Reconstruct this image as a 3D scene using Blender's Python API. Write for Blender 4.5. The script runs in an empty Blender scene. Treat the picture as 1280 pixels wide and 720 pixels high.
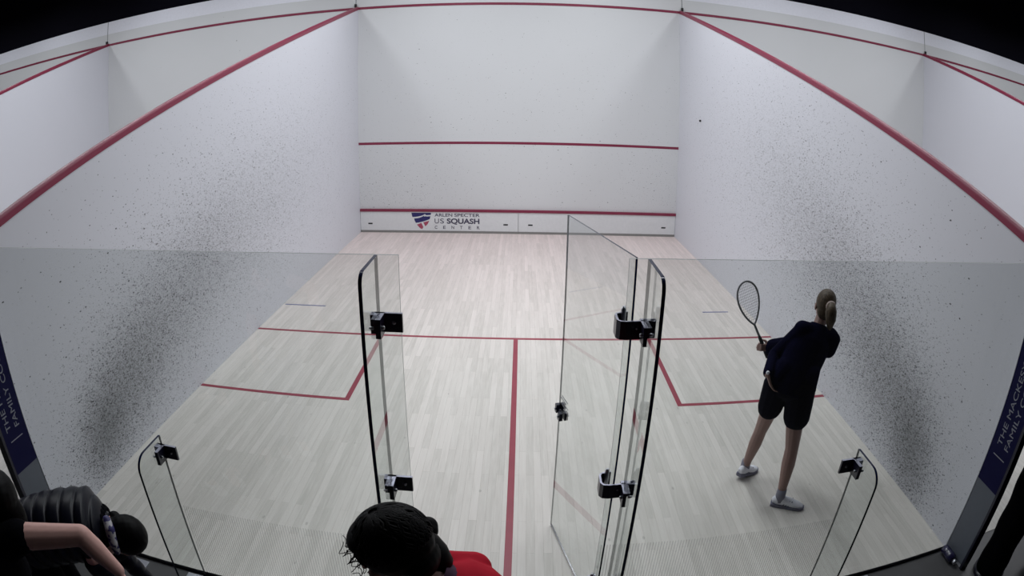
import bpy, bmesh, math, random
from mathutils import Vector, Matrix, Quaternion
S = bpy.context.scene
COL = S.collection
random.seed(7)

# ---------------------------------------------------------------- camera
cd = bpy.data.cameras.new('camera'); cam = bpy.data.objects.new('camera', cd); COL.objects.link(cam)
R_ = Vector((0.99855954, 0.05361517, 0.00206345)); U_ = Vector((-0.01550157, 0.25146528, 0.96774217)); F_ = Vector((-0.05136678, 0.96638017, -0.25193417))
cam.matrix_world = Matrix(((R_.x, U_.x, -F_.x, 0.01575), (R_.y, U_.y, -F_.y, -2.43691), (R_.z, U_.z, -F_.z, 2.78191), (0, 0, 0, 1)))
cd.type = 'PANO'; cd.panorama_type = 'FISHEYE_LENS_POLYNOMIAL'      # wide security-camera lens with barrel distortion
cd.sensor_fit = 'HORIZONTAL'; cd.sensor_width = 36
cd.fisheye_fov = math.pi
cd.fisheye_polynomial_k0 = 0
cd.fisheye_polynomial_k1 = -4.53526643e-02; cd.fisheye_polynomial_k2 = 1.50791033e-05
cd.fisheye_polynomial_k3 = -1.00929563e-05; cd.fisheye_polynomial_k4 = -6.49306154e-09
cd.shift_x = (640 - 608.03) / 1280; cd.shift_y = (315.36 - 360) / 720
cd.clip_start = 0.05; cd.clip_end = 100
S.camera = cam

# ---------------------------------------------------------------- world, lights, exposure
w = bpy.data.worlds.new('world'); S.world = w; w.use_nodes = True
w.node_tree.nodes['Background'].inputs[0].default_value = (0.01, 0.01, 0.03, 1)
w.node_tree.nodes['Background'].inputs[1].default_value = 0.12
S.view_settings.view_transform = 'Standard'; S.view_settings.look = 'None'
S.view_settings.exposure = 0.0; S.view_settings.gamma = 1; S.view_settings.use_curve_mapping = False
LAMP = 70.0
PITCH = 6.515
def area(name, loc, sx, sy, power, col=(0.93, 0.96, 1.0), spread=150, rot=(0, 0, 0)):
    l = bpy.data.lights.new(name, 'AREA'); l.shape = 'RECTANGLE'; l.size = sx; l.size_y = sy
    l.energy = power; l.color = col; l.spread = math.radians(spread)
    o = bpy.data.objects.new(name, l); o.location = loc; o.rotation_euler = rot; COL.objects.link(o)
    return o
for cx in (-2*PITCH, -PITCH, 0, PITCH, 2*PITCH):
    for lx in (-1.45, 1.45):
        for ly, pw in ((2.7, .78), (5.2, 0.95), (7.5, 0.80)):
            if abs(cx) > 10 and ly < 5: continue
            area('court_lamp', (cx + lx, ly, 6.4), 0.5, 1.6, LAMP * pw * (1 if cx == 0 else .70), spread=165)

# ---------------------------------------------------------------- helpers
def tag(o, label=None, cat=None, group=None, kind=None):
    if label: o['label'] = label
    if cat: o['category'] = cat
    if group: o['group'] = group
    if kind: o['kind'] = kind
    return o
def empty(name, loc=(0, 0, 0), label=None, cat=None, group=None):
    o = bpy.data.objects.new(name, None); COL.objects.link(o); o.location = loc
    o.empty_display_size = .1
    return tag(o, label, cat, group)
def link(name, me, mats, parent=None, smooth=False):
    if not isinstance(mats, (list, tuple)): mats = [mats]
    for m in mats: me.materials.append(m)
    if smooth:
        for p in me.polygons: p.use_smooth = True
    o = bpy.data.objects.new(name, me); COL.objects.link(o)
    if parent is not None:
        o.parent = parent
        # geometry is given in world coordinates: take the parents' offset back out
        off = Vector((0, 0, 0)); q = parent
        while q is not None: off += q.location; q = q.parent
        o.location = -off
    return o
def build(name, bm, mats, parent=None, smooth=False):
    bmesh.ops.recalc_face_normals(bm, faces=bm.faces[:])
    me = bpy.data.meshes.new(name); bm.to_mesh(me); bm.free()
    return link(name, me, mats, parent, smooth)
def B(): return bmesh.new()
def box(bm, x0, x1, y0, y1, z0, z1, mi=0):
    v = [bm.verts.new((x, y, z)) for x in (x0, x1) for y in (y0, y1) for z in (z0, z1)]
    fs = [(0, 1, 3, 2), (4, 6, 7, 5), (0, 4, 5, 1), (2, 3, 7, 6), (0, 2, 6, 4), (1, 5, 7, 3)]
    out = []
    for f in fs:
        q = bm.faces.new([v[i] for i in f]); q.material_index = mi; out.append(q)
    return out
def prism(bm, pts, axis, a, b, mi=0, side=None):
    """polygon pts (2D in the two remaining axes, in order) extruded on axis from a to b"""
    def P(p, t):
        q = [0, 0, 0]; k = [i for i in range(3) if i != axis]
        q[axis] = t; q[k[0]] = p[0]; q[k[1]] = p[1]; return q
    A = [bm.verts.new(P(p, a)) for p in pts]; C = [bm.verts.new(P(p, b)) for p in pts]
    f = bm.faces.new(A); f.material_index = mi
    f = bm.faces.new(C[::-1]); f.material_index = mi
    for i in range(len(pts)):
        j = (i + 1) % len(pts)
        f = bm.faces.new((A[i], A[j], C[j], C[i])); f.material_index = mi if side is None else side
def frame_of(d):
    d = d.normalized(); u = Vector((0, 0, 1)) if abs(d.z) < .9 else Vector((1, 0, 0))
    a = d.cross(u).normalized(); return a, d.cross(a).normalized()
def loft(bm, pts, radii, n=16, up=None, caps=True):
    """tube through pts; radii entry r or (ra, rb); up fixes the direction of rb"""
    pts = [Vector(p) for p in pts]; rings = []
    for i, p in enumerate(pts):
        d = (pts[min(i+1, len(pts)-1)] - pts[max(i-1, 0)])
        if d.length < 1e-9: d = Vector((0, 0, 1))
        d.normalize()
        if up is not None:
            a = d.cross(Vector(up)).normalized(); b = a.cross(d).normalized()
        elif rings: a = prev - d * prev.dot(d); a.normalize(); b = d.cross(a)
        else: a, b = frame_of(d)
        prev = a
        r = radii[i] if not isinstance(radii, (int, float)) else radii
        ra, rb = r if isinstance(r, (tuple, list)) else (r, r)
        rings.append([bm.verts.new(p + a*ra*math.cos(2*math.pi*k/n) + b*rb*math.sin(2*math.pi*k/n)) for k in range(n)])
    for i in range(len(rings)-1):
        for k in range(n):
            bm.faces.new((rings[i][k], rings[i][(k+1) % n], rings[i+1][(k+1) % n], rings[i+1][k]))
    if caps:
        bm.faces.new(rings[0][::-1]); bm.faces.new(rings[-1])
def cap(bm, p0, p1, r0, r1, n=12):
    """tapered capsule (closed)"""
    p0, p1 = Vector(p0), Vector(p1); d = p1 - p0
    if d.length < 1e-6: d = Vector((0, 0, 1e-4))
    u = d.normalized(); P = []; Rr = []
    for k in range(5):
        t = math.pi/2 * k/4.5; P.append(p0 - u*r0*math.cos(t)*1.0); Rr.append(max(r0*math.sin(t), .0004))
    P.append(p0); Rr.append(r0); P.append(p1); Rr.append(r1)
    for k in range(4, -1, -1):
        t = math.pi/2 * k/4.5; P.append(p1 + u*r1*math.cos(t)); Rr.append(max(r1*math.sin(t), .0004))
    loft(bm, P, Rr, n)
def chain(bm, pts, rs, n=12):
    for i in range(len(pts)-1): cap(bm, pts[i], pts[i+1], rs[i], rs[i+1], n)
def ell(bm, c, r, ax=None, n=20):
    """ellipsoid; r=(rx,ry,rz) in frame ax=(X,Y,Z) unit vectors"""
    if ax is None: ax = (Vector((1, 0, 0)), Vector((0, 1, 0)), Vector((0, 0, 1)))
    M = Matrix((tuple(ax[0]), tuple(ax[1]), tuple(ax[2]))).transposed().to_4x4()
    M = Matrix.Translation(Vector(c)) @ M @ Matrix.Diagonal((r[0], r[1], r[2], 1))
    bmesh.ops.create_uvsphere(bm, u_segments=n, v_segments=max(8, n//2), radius=1, matrix=M)
def blob(name, bm, mat, parent=None, voxel=.006, smooth=4):
    """one continuous skin over overlapping shapes"""
    o = build(name, bm, mat, parent, True)
    m = o.modifiers.new('remesh', 'REMESH'); m.mode = 'VOXEL'; m.voxel_size = voxel; m.use_smooth_shade = True
    m = o.modifiers.new('smooth', 'SMOOTH'); m.factor = .5; m.iterations = smooth
    return o
def V(*a): return Vector(a)
def lerp(a, b, t): return Vector(a)*(1-t) + Vector(b)*t

# ---------------------------------------------------------------- materials
def mat(name, col, rough=.5, metal=0, spec=.5, coat=0, noise=0, nscale=20):
    m = bpy.data.materials.new(name); m.use_nodes = True; nt = m.node_tree
    b = nt.nodes['Principled BSDF']
    b.inputs['Base Color'].default_value = (*col, 1); b.inputs['Roughness'].default_value = rough
    b.inputs['Metallic'].default_value = metal; b.inputs['Specular IOR Level'].default_value = spec
    b.inputs['Coat Weight'].default_value = coat
    tc = nt.nodes.new('ShaderNodeTexCoord'); nz = nt.nodes.new('ShaderNodeTexNoise')
    nz.inputs['Scale'].default_value = nscale; nz.inputs['Detail'].default_value = 3
    nt.links.new(tc.outputs['Object'], nz.inputs['Vector'])
    mx = nt.nodes.new('ShaderNodeMix'); mx.data_type = 'RGBA'; k = noise or .06
    mx.inputs[6].default_value = tuple(c*(1-k) for c in col)+(1,); mx.inputs[7].default_value = tuple(min(1, c*(1+k)) for c in col)+(1,)
    nt.links.new(nz.outputs['Fac'], mx.inputs[0]); nt.links.new(mx.outputs[2], b.inputs['Base Color'])
    return m
class NB:
    """small node builder"""
    def __init__(s, nt): s.nt = nt
    def n(s, t, **k):
        x = s.nt.nodes.new(t)
        for a, b in k.items(): setattr(x, a, b)
        return x
    def put(s, sock, v):
        if isinstance(v, bpy.types.NodeSocket): s.nt.links.new(v, sock)
        else: sock.default_value = v
    def m(s, op, a, b=0.0, c=None, clamp=False):
        x = s.n('ShaderNodeMath', operation=op, use_clamp=clamp); s.put(x.inputs[0], a); s.put(x.inputs[1], b)
        if c is not None: s.put(x.inputs[2], c)
        return x.outputs[0]
    def mix(s, f, a, b, blend='MIX'):
        x = s.n('ShaderNodeMix', data_type='RGBA', blend_type=blend); s.put(x.inputs[0], f); s.put(x.inputs[6], a); s.put(x.inputs[7], b); return x.outputs[2]
    def noise(s, vec, scale, detail=2, rough=.5):
        x = s.n('ShaderNodeTexNoise'); s.put(x.inputs['Vector'], vec); x.inputs['Scale'].default_value = scale
        x.inputs['Detail'].default_value = detail; x.inputs['Roughness'].default_value = rough; return x.outputs['Fac']
    def comb(s, x, y, z):
        c = s.n('ShaderNodeCombineXYZ'); s.put(c.inputs[0], x); s.put(c.inputs[1], y); s.put(c.inputs[2], z); return c.outputs[0]
def plaster(name, base, axes=('Y', 'Z'), blobs=(), flip=1, rough=.45):
    """painted court wall; blobs=(u,v,su,sv,angle,amount): where balls have left their rubber marks"""
    m = bpy.data.materials.new(name); m.use_nodes = True; nt = m.node_tree; g = NB(nt); b = nt.nodes['Principled BSDF']
    tc = g.n('ShaderNodeTexCoord'); sp = g.n('ShaderNodeSeparateXYZ'); nt.links.new(tc.outputs['Object'], sp.inputs[0])
    u = sp.outputs[axes[0]]; v = sp.outputs[axes[1]]
    dens = None
    for (cu, cv, su, sv, ang, amt) in blobs:
        ca, sa = math.cos(math.radians(ang)), math.sin(math.radians(ang))
        du = g.m('SUBTRACT', u, cu); dv = g.m('SUBTRACT', v, cv)
        p = g.m('ADD', g.m('MULTIPLY', du, ca/su), g.m('MULTIPLY', dv, sa/su))
        q = g.m('ADD', g.m('MULTIPLY', du, -sa/sv), g.m('MULTIPLY', dv, ca/sv))
        e = g.m('MULTIPLY', g.m('EXPONENT', g.m('MULTIPLY', g.m('ADD', g.m('MULTIPLY', p, p), g.m('MULTIPLY', q, q)), -.5)), amt)
        dens = e if dens is None else g.m('ADD', dens, e)
    if dens is None: dens = g.m('MULTIPLY', u, 0.0)
    vec = g.comb(u, v, 0.0)
    patch = g.noise(vec, 1.3, 3)
    film = g.mix(g.m('MULTIPLY', dens, .45, clamp=True), (*base, 1), (base[0]*.38, base[1]*.39, base[2]*.38, 1))
    tone = g.mix(g.m('MULTIPLY', patch, .12), film, (base[0]*.86, base[1]*.9, base[2]*.84, 1))
    col = tone
    dn = g.m('MULTIPLY', dens, g.m('ADD', g.m('MULTIPLY', g.noise(vec, 9, 2), 1.3), .35))
    for (sc, ang, kd, dark, rmax) in ((36, 35*flip, .60, .05, .50), (60, -25*flip, .95, .07, .56), (100, 10, 1.0, .12, .60)):
        mp = g.n('ShaderNodeMapping'); nt.links.new(vec, mp.inputs[0]); mp.inputs['Rotation'].default_value = (0, 0, math.radians(ang)); mp.inputs['Scale'].default_value = (sc, sc*2.0, sc)
        vo = g.n('ShaderNodeTexVoronoi'); vo.feature = 'F1'; nt.links.new(mp.outputs[0], vo.inputs['Vector']); vo.inputs['Scale'].default_value = 1
        rs = g.n('ShaderNodeSeparateColor'); nt.links.new(vo.outputs['Color'], rs.inputs[0])
        on = g.m('LESS_THAN', rs.outputs[0], g.m('MULTIPLY', dn, kd))
        rad = g.m('MULTIPLY', g.m('ADD', g.m('MULTIPLY', rs.outputs[1], .7), .3), rmax)
        inside = g.m('LESS_THAN', vo.outputs['Distance'], rad)
        f = g.m('MULTIPLY', g.m('MULTIPLY', on, inside), g.m('ADD', g.m('MULTIPLY', rs.outputs[2], .6), .35))
        col = g.mix(f, col, (dark, dark, dark*1.05, 1))
    nt.links.new(col, b.inputs['Base Color'])
    b.inputs['Roughness'].default_value = rough; b.inputs['Specular IOR Level'].default_value = .25
    return m
WALL = (0.655, 0.66, 0.71)
SIDE = [(.86, .38, .26, .19, 40, 1.25), (1.35, .60, .50, .30, 25, .85), (2.4, .95, 1.0, .42, 20, .55), (4.2, 1.30, 1.6, .60, 12, .26), (5.8, 1.4, 1.9, .8, 5, .10), (5.5, 1.6, 4.0, 1.2, 5, .012)]
M_left = plaster('left_wall_paint', WALL, ('Y', 'Z'), SIDE, 1)
M_right = plaster('right_wall_paint', WALL, ('Y', 'Z'), [(.92, .36, .30, .20, 45, 1.3), (1.5, .68, .50, .32, 30, .85), (2.5, 1.05, .9, .45, 25, .50), (3.8, 1.5, 1.4, .65, 25, .24), (5.4, 1.6, 1.9, .8, 10, .10), (5.5, 1.8, 4.0, 1.4, 5, .012)], -1)
M_front = plaster('front_wall_paint', (.66, .668, .68), ('X', 'Z'), [(-2.6, .8, .9, .5, 0, .05), (2.8, .9, .6, .5, 0, .03), (0, 2, 3, 1.2, 0, .008)])
M_far = plaster('neighbour_wall_paint', (.66, .665, .72))
M_band = mat('upper_band_paint', (.80, .81, .88), .5)
M_dark = mat('dark_ceiling', (.0025, .0022, .006), .9, spec=.1)
M_red = mat('red_line_paint', (.21, .02, .055), .45, noise=.15, nscale=3)
M_coping = mat('red_coping', (.22, .022, .055), .38, spec=.4)
M_redd = mat('red_floor_line_paint', (.29, .035, .06), .4, noise=.2, nscale=5)
M_blue = mat('blue_tick_paint', (.10, .12, .28), .4)
M_black = mat('black_metal', (.006, .006, .022), .3, spec=.6)
M_steel = mat('brushed_steel', (.55, .56, .6), .3, metal=1)
M_tin = mat('tin_board_paint', (.70, .71, .72), .4)
M_strip = mat('grey_strip_paint', (.22, .22, .21), .5)
M_slot = mat('slot_shadow_black', (.02, .02, .022), .8)
M_navy = mat('navy_banner', (.004, .004, .048), .6, spec=.15)
M_wing = mat('grey_wing_panel', (.13, .145, .175), .55)
M_text = mat('grey_lettering', (.26, .27, .32), .5)
M_logo_navy = mat('logo_navy', (.018, .016, .12), .5)
M_logo_red = mat('logo_red', (.36, .06, .11), .5)
M_logo_grey = mat('logo_grey', (.05, .045, .085), .5)
M_logo_white = mat('logo_white', (.65, .66, .68), .5)
M_seam = mat('seam_grey', (.25, .26, .28), .6)  # plain grey for the wall seams and the door sticker
M_hall = mat('hall_floor_tile', (.10, .098, .10), .5, noise=.25, nscale=4)

def floor_mat():
    m = bpy.data.materials.new('bleached_maple'); m.use_nodes = True; nt = m.node_tree; g = NB(nt); b = nt.nodes['Principled BSDF']
    tc = g.n('ShaderNodeTexCoord'); sp = g.n('ShaderNodeSeparateXYZ'); nt.links.new(tc.outputs['Object'], sp.inputs[0])
    x, y = sp.outputs[0], sp.outputs[1]
    vec = g.comb(y, x, 0.0)
    def brick(c1, c2, bw, rh, off):
        br = g.n('ShaderNodeTexBrick'); nt.links.new(vec, br.inputs['Vector']); br.offset = off; br.offset_frequency = 2
        br.inputs['Scale'].default_value = 1; br.inputs['Brick Width'].default_value = bw; br.inputs['Row Height'].default_value = rh
        br.inputs['Mortar Size'].default_value = .0009; br.inputs['Mortar Smooth'].default_value = .3; br.inputs['Bias'].default_value = 0
        br.inputs['Color1'].default_value = c1; br.inputs['Color2'].default_value = c2; br.inputs['Mortar'].default_value = (.42, .38, .34, 1)
        return br.outputs['Color']
    c = brick((.72, .674, .638, 1), (.60, .565, .528, 1), .93, .057, .37)
    st = g.noise(g.comb(g.m('MULTIPLY', y, .55), g.m('MULTIPLY', x, 6.5), 0.0), 3.0, 5, .62)
    st = g.m('MULTIPLY', g.m('SUBTRACT', st, .50), 2.6, clamp=True)
    c = g.mix(g.m('MULTIPLY', st, .55), c, (.43, .412, .372, 1))
    st2 = g.noise(g.comb(g.m('MULTIPLY', y, .9), g.m('MULTIPLY', x, 12), 3.0), 4.0, 3, .6)
    c = g.mix(g.m('MULTIPLY', g.m('SUBTRACT', st2, .45), 1.6, clamp=True), c, (.77, .745, .705, 1))
    # slightly greener towards the back, pinker towards the front wall
    fr = g.m('MULTIPLY', g.m('SUBTRACT', y, 3.0), .16, clamp=True)
    c = g.mix(fr, g.mix(1.0, c, (.985, 1.0, .985, 1), 'MULTIPLY'), g.mix(1.0, c, (1.01, .91, .925, 1), 'MULTIPLY'))
    # scuffs
    vo = g.n('ShaderNodeTexVoronoi'); vo.feature = 'F1'; mp = g.n('ShaderNodeMapping'); nt.links.new(vec, mp.inputs[0]); mp.inputs['Scale'].default_value = (7, 14, 7); nt.links.new(mp.outputs[0], vo.inputs['Vector']); vo.inputs['Scale'].default_value = 1
    rs = g.n('ShaderNodeSeparateColor'); nt.links.new(vo.outputs['Color'], rs.inputs[0])
    f = g.m('MULTIPLY', g.m('MULTIPLY', g.m('LESS_THAN', rs.outputs[0], .06), g.m('LESS_THAN', vo.outputs['Distance'], .13)), .35)
    c = g.mix(f, c, (.2, .19, .18, 1))
    nt.links.new(c, b.inputs['Base Color']); b.inputs['Roughness'].default_value = .42; b.inputs['Specular IOR Level'].default_value = .35
    return m
M_floor = floor_mat()

def glass_mat(name, tint=(.90, .935, .915)):
    m = bpy.data.materials.new(name); m.use_nodes = True; nt = m.node_tree; nt.nodes.clear(); g = NB(nt)
    out = g.n('ShaderNodeOutputMaterial'); tr = g.n('ShaderNodeBsdfTransparent'); gl = g.n('ShaderNodeBsdfGlossy')
    tr.inputs[0].default_value = (*tint, 1); gl.inputs['Roughness'].default_value = .01; gl.inputs[0].default_value = (.95, .97, .96, 1)
    fr = g.n('ShaderNodeFresnel'); fr.inputs[0].default_value = 1.5
    # clean tempered pane: Fresnel reflection over a faintly tinted clear body
    ms = g.n('ShaderNodeMixShader'); geo = g.n('ShaderNodeNewGeometry')
    f = g.m('MULTIPLY', fr.outputs[0], g.m('SUBTRACT', 1.0, geo.outputs['Backfacing']))
    nt.links.new(f, ms.inputs[0]); nt.links.new(tr.outputs[0], ms.inputs[1]); nt.links.new(gl.outputs[0], ms.inputs[2])
    nt.links.new(ms.outputs[0], out.inputs[0]); return m
M_glass = glass_mat('clear_glass', (.918, .930, .926))
M_edge = mat('dark_glass_edge', (.004, .010, .05), .15, spec=.6)  # dark inner reflections of the pane edges are put into this colour
M_thin = mat('grey_glass_edge', (.30, .325, .32), .3)
M_lit_top = mat('lit_bracket_top', (.30, .30, .37), .35, metal=.6)  # lighter colour standing for ceiling light on top of the black brackets
def frit_mat():
    m = bpy.data.materials.new('striped_glass_film'); m.use_nodes = True; nt = m.node_tree; g = NB(nt); b = nt.nodes['Principled BSDF']
    tc = g.n('ShaderNodeTexCoord'); sp = g.n('ShaderNodeSeparateXYZ'); nt.links.new(tc.outputs['Object'], sp.inputs[0])
    fx = g.m('FRACT', g.m('MULTIPLY', sp.outputs[0], 1/.0155))
    b.inputs['Base Color'].default_value = (.14, .15, .16, 1); b.inputs['Roughness'].default_value = .7
    nt.links.new(g.m('MULTIPLY', g.m('LESS_THAN', fx, .42), .20), b.inputs['Alpha'])
    return m
M_frit = frit_mat()

# ================================================================ SETTING
L = 9.75; HX = 3.2; WT = .06
bm = B(); box(bm, -16.2, 16.2, 0, L, -.1, 0)
floor = tag(build('floor', bm, M_floor), kind='structure')
bm = B(); box(bm, -16.2, 16.2, -5, 0, -.1, -.004)
tag(build('floor_2', bm, M_hall), kind='structure')
bm = B(); box(bm, -16.2, 16.2, L, L+.15, 0, 4.87); wf = tag(build('wall_front', bm, M_front), kind='structure')
bm = B(); box(bm, -16.2, 16.2, L+.0, L+.15, 4.87, 5.185); build('upper_band', bm, M_band, wf)
bm = B(); box(bm, -16.2, 16.2, L+.1, L+.2, 5.185, 7.6); tag(build('wall_front_upper', bm, M_dark), kind='structure')
bm = B(); box(bm, -16.2, 16.2, -5, L+.2, 7.6, 7.7); tag(build('ceiling', bm, M_dark), kind='structure')
bm = B(); box(bm, -16.2, 16.2, -5.1, -5, -.1, 7.6); tag(build('wall_back', bm, M_dark), kind='structure')
# marks on the front wall
for cx, nm in ((0, ''), (-PITCH, ''), (PITCH, ''), (-2*PITCH, ''), (2*PITCH, '')):
    bm = B(); x1 = min(cx+HX, 16.1); x0 = max(cx-HX, -16.1)
    box(bm, x0, x1, L-.006, L+.001, 4.57, 4.62); build('out_line', bm, M_red, wf)
    if cx == 0:
        bm = B(); box(bm, -HX, HX, L-.002, L+.001, 1.78, 1.83); build('service_line', bm, M_red, wf)
# seams where each side wall meets the front wall
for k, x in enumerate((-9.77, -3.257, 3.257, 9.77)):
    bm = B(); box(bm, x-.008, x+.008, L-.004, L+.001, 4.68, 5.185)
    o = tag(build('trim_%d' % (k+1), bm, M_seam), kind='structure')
    bm = B(); box(bm, x-.02, x+.02, L-.05, L-.004, 4.625, 4.69); build('coping_clip', bm, M_slot, o)

def ztop(y): return 2.165 + (4.57-2.165)*max(y, 0)/L
def side_wall(name, xa, xb, m, wing):
    bm = B(); y0 = -.26 if wing else 0
    pts = [(y0, 0), (L, 0), (L, ztop(L)), (0, ztop(0)), (y0, ztop(0))] if wing else [(0, 0), (L, 0), (L, ztop(L)), (0, ztop(0))]
    prism(bm, pts, 0, xa, xb)
    o = tag(build(name, bm, m), kind='structure')
    # rounded red coping on the sloping top edge
    bm = B(); cx = (xa+xb)/2; w = (xb-xa)/2+.006; h = .066
    prof = []
    for k in range(0, 13):
        a = math.pi*k/12; prof.append((w*math.copysign(abs(math.cos(a))**.6, math.cos(a)), h*.35 + h*.65*abs(math.sin(a))**.7))
    prof = [(w, 0)] + prof + [(-w, 0)]
    ends = [(0.0, ztop(0)), (L, ztop(L))]
    rings = [[bm.verts.new((cx+p, y, z+q)) for p, q in prof] for y, z in ends]
    n = len(prof)
    for i in range(n): bm.faces.new((rings[0][i], rings[0][(i+1) % n], rings[1][(i+1) % n], rings[1][i]))
    bm.faces.new(rings[0]); bm.faces.new(rings[1][::-1])
    build('coping', bm, M_coping, o)
    return o
wl = side_wall('wall_left', -HX-WT, -HX, M_left, True)
wr = side_wall('wall_right', HX, HX+WT, M_right, True)
side_wall('wall_far_left', -HX-PITCH-WT, -HX-PITCH, M_far, False)
side_wall('wall_far_right', HX+PITCH, HX+PITCH+WT, M_far, False)

def text_mesh(s, size, width=None, bold=0):
    c = bpy.data.curves.new('t', 'FONT'); c.body = s; c.size = size; c.extrude = .0006; c.offset = bold*size
    o = bpy.data.objects.new('t', c); COL.objects.link(o); bpy.context.view_layer.update()
    me = bpy.data.meshes.new_from_object(o.evaluated_get(bpy.context.evaluated_depsgraph_get()))
    bpy.data.objects.remove(o)
    xs = [v.co.x for v in me.vertices]; ys = [v.co.y for v in me.vertices]
    x0, x1, y0, y1 = min(xs), max(xs), min(ys), max(ys)
    k = (width/(x1-x0)) if width else 1
    for v in me.vertices: v.co.x = (v.co.x-x0)*k
    return me
def letters(name, s, cap_h, width, origin, ex, ey, m, parent, bold=0):
    """flat lettering: origin = baseline start, ex = reading direction, ey = up direction"""
    me = text_mesh(s, cap_h/.70, width, bold); ex, ey = Vector(ex), Vector(ey); ez = ex.cross(ey)
    M = Matrix((tuple(ex), tuple(ey), tuple(ez))).transposed().to_4x4(); M.translation = Vector(origin)
    me.transform(M); me.name = name
    return link(name, me, m, parent)

# wing walls outside the glass carry a grey foot panel and a navy sponsor banner
for sx, wall in ((-1, wl), (1, wr)):
    xi = sx*HX
    def bx(y0, y1, z0, z1, t, nm, m, par):
        bm = B(); box(bm, min(xi, xi-sx*t), max(xi, xi-sx*t), y0, y1, z0, z1); return build(nm, bm, m, par)
    bx(-.26, -.004, .03, .645, .004, 'foot_panel', M_wing, wall)
    ban = bx(-.262, -.004, .645, 2.14, .006, 'banner', M_navy, wall)
    bm = B(); box(bm, xi+min(0, sx*WT)-.006, xi+max(0, sx*WT)+.006, -.285, -.26, 0, 2.16); build('end_cap', bm, M_black, wall)
    xt = xi - sx*.0075
    if sx > 0:
        letters('lettering', 'THE MACKESY', .05, .58, (xt, -.115, .945), (0, 0, 1), (0, 1, 0), M_text, ban)
        letters('lettering', 'FAMILY COURT', .05, .62, (xt, -.205, .945), (0, 0, 1), (0, 1, 0), M_text, ban)
    else:
        letters('lettering', 'THE MACKESY', .05, .58, (xt, -.165, .945), (0, 0, 1), (0, -1, 0), M_text, ban)
        letters('lettering', 'FAMILY COURT', .05, .62, (xt, -.065, .945), (0, 0, 1), (0, -1, 0), M_text, ban)
    bm = B(); box(bm, xt-.0006, xt+.0006, -.205, -.065, .868, .875); build('lettering_bar', bm, M_text, ban)

# floor markings
def fline(x0, x1, y0, y1, m, name='court_line', z=.0015):
    bm = B(); box(bm, x0, x1, y0, y1, -.001, z); return build(name, bm, m, floor)
fline(-HX, HX, 4.26, 4.31, M_redd, 'short_line')
fline(-.025, .025, .0, 4.26, M_redd, 'half_court_line')
for s in (-1, 1):
    a, b = sorted((s*HX, s*1.55)); fline(a, b, 2.61, 2.66, M_redd, 'service_box_line')
    a, b = sorted((s*1.60, s*1.55)); fline(a, b, 2.66, 4.26, M_redd, 'service_box_line')
fline(-3.17, -2.57, 5.205, 5.235, M_blue, 'tick_mark')
fline(2.52, 2.90, 5.205, 5.235, M_blue, 'tick_mark')
for k, (a, b) in enumerate(((-HX, -.474), (.469, HX))):
    bm = B(); box(bm, a, b, -.0065, .0065, 0, .018); tag(build('trim_%d' % (k+5), bm, M_black), kind='structure')

# glass back wall, two fixed panes either side of the door opening
def pane(name, a, b):
    bm = B(); box(bm, a, b, -.006, .006, .018, 2.13)
    bm.normal_update()
    for f in bm.faces:
        if abs(f.normal.y) < .5: f.material_index = 1
    bmesh.ops.recalc_face_normals(bm, faces=bm.faces[:])
    for f in bm.faces: f.material_index = 0 if abs(f.normal.y) > .5 else 1
    o = tag(build(name, bm, [M_glass, M_thin]), kind='structure')
    bm = B(); v = [bm.verts.new(p) for p in ((max(a+.002, -1.88), -.0075, .02), (min(b-.002, 1.88), -.0075, .02), (min(b-.002, 1.88), -.0075, .60), (max(a+.002, -1.88), -.0075, .60))]; bm.faces.new(v)
    build('striped_film', bm, M_frit, o)
    return o
pane('wall_back_left', -HX, -.474); pane('wall_back_right', .469, HX)

# ================================================================ TIN
tin = empty('tin_board', (0, L-.02, 0), 'low white board with shield emblem along the foot of the front wall', 'tin board')
for a, b in ((-3.195, -.004), (.004, 3.195)):
    bm = B(); box(bm, a, b, L-.035, L, .045, .43); build('panel', bm, M_tin, tin)
bm = B(); box(bm, -3.2, 3.2, L-.05, L, .43, .48); build('top_rail', bm, M_red, tin)
bm = B(); box(bm, -3.195, 3.195, L-.04, L, 0, .045); build('foot_strip', bm, M_strip, tin)
for x in (-2.99, -.25, .24, 2.95):
    bm = B(); box(bm, x-.045, x+.045, L-.037, L-.034, .168, .196); build('slot', bm, M_slot, tin)
yt = L-.036
def flat(name, pts, m, parent, y=yt, t=.001):
    bm = B(); prism(bm, pts, 1, y-t, y); return build(name, bm, m, parent)
def em(u, v): return (-2.135 + u*.40, .408 - v*.345)     # emblem frame
def arc(p0, p1, bulge, n=10):
    p0, p1 = Vector(p0), Vector(p1); d = p1-p0; nrm = Vector((-d.y, d.x))
    return [tuple(p0 + d*t + nrm*bulge*4*t*(1-t)) for t in [i/n for i in range(n+1)]]
def empts(l): return [em(*p) for p in l]
flat('emblem_upper', empts([(0, 0), (1, 0), (.985, .12), (.72, .14)] + arc((.62, .12), (.05, .25), -.06) ), M_logo_navy, tin)
flat('emblem_middle', empts(arc((.14, .34), (.66, .16), .08) + [(.78, .22), (.965, .2), (.93, .36)] + arc((.90, .38), (.22, .60), -.04) + [(.16, .46)]), M_logo_navy, tin)
flat('emblem_lower', empts([(.27, .70), (.50, .60), (.60, .84), (.53, .97), (.42, .90)]), M_logo_red, tin)
flat('emblem_lower', empts([(.60, .565), (.90, .47), (.82, .66), (.70, .80)]), M_logo_red, tin)
bm = B(); bmesh.ops.create_cone(bm, cap_ends=True, segments=16, radius1=.024, radius2=.024, depth=.002, matrix=Matrix.Translation((em(.68, .15)[0], yt-.002, em(.68, .15)[1])) @ Matrix.Rotation(math.pi/2, 4, 'X'))
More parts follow.
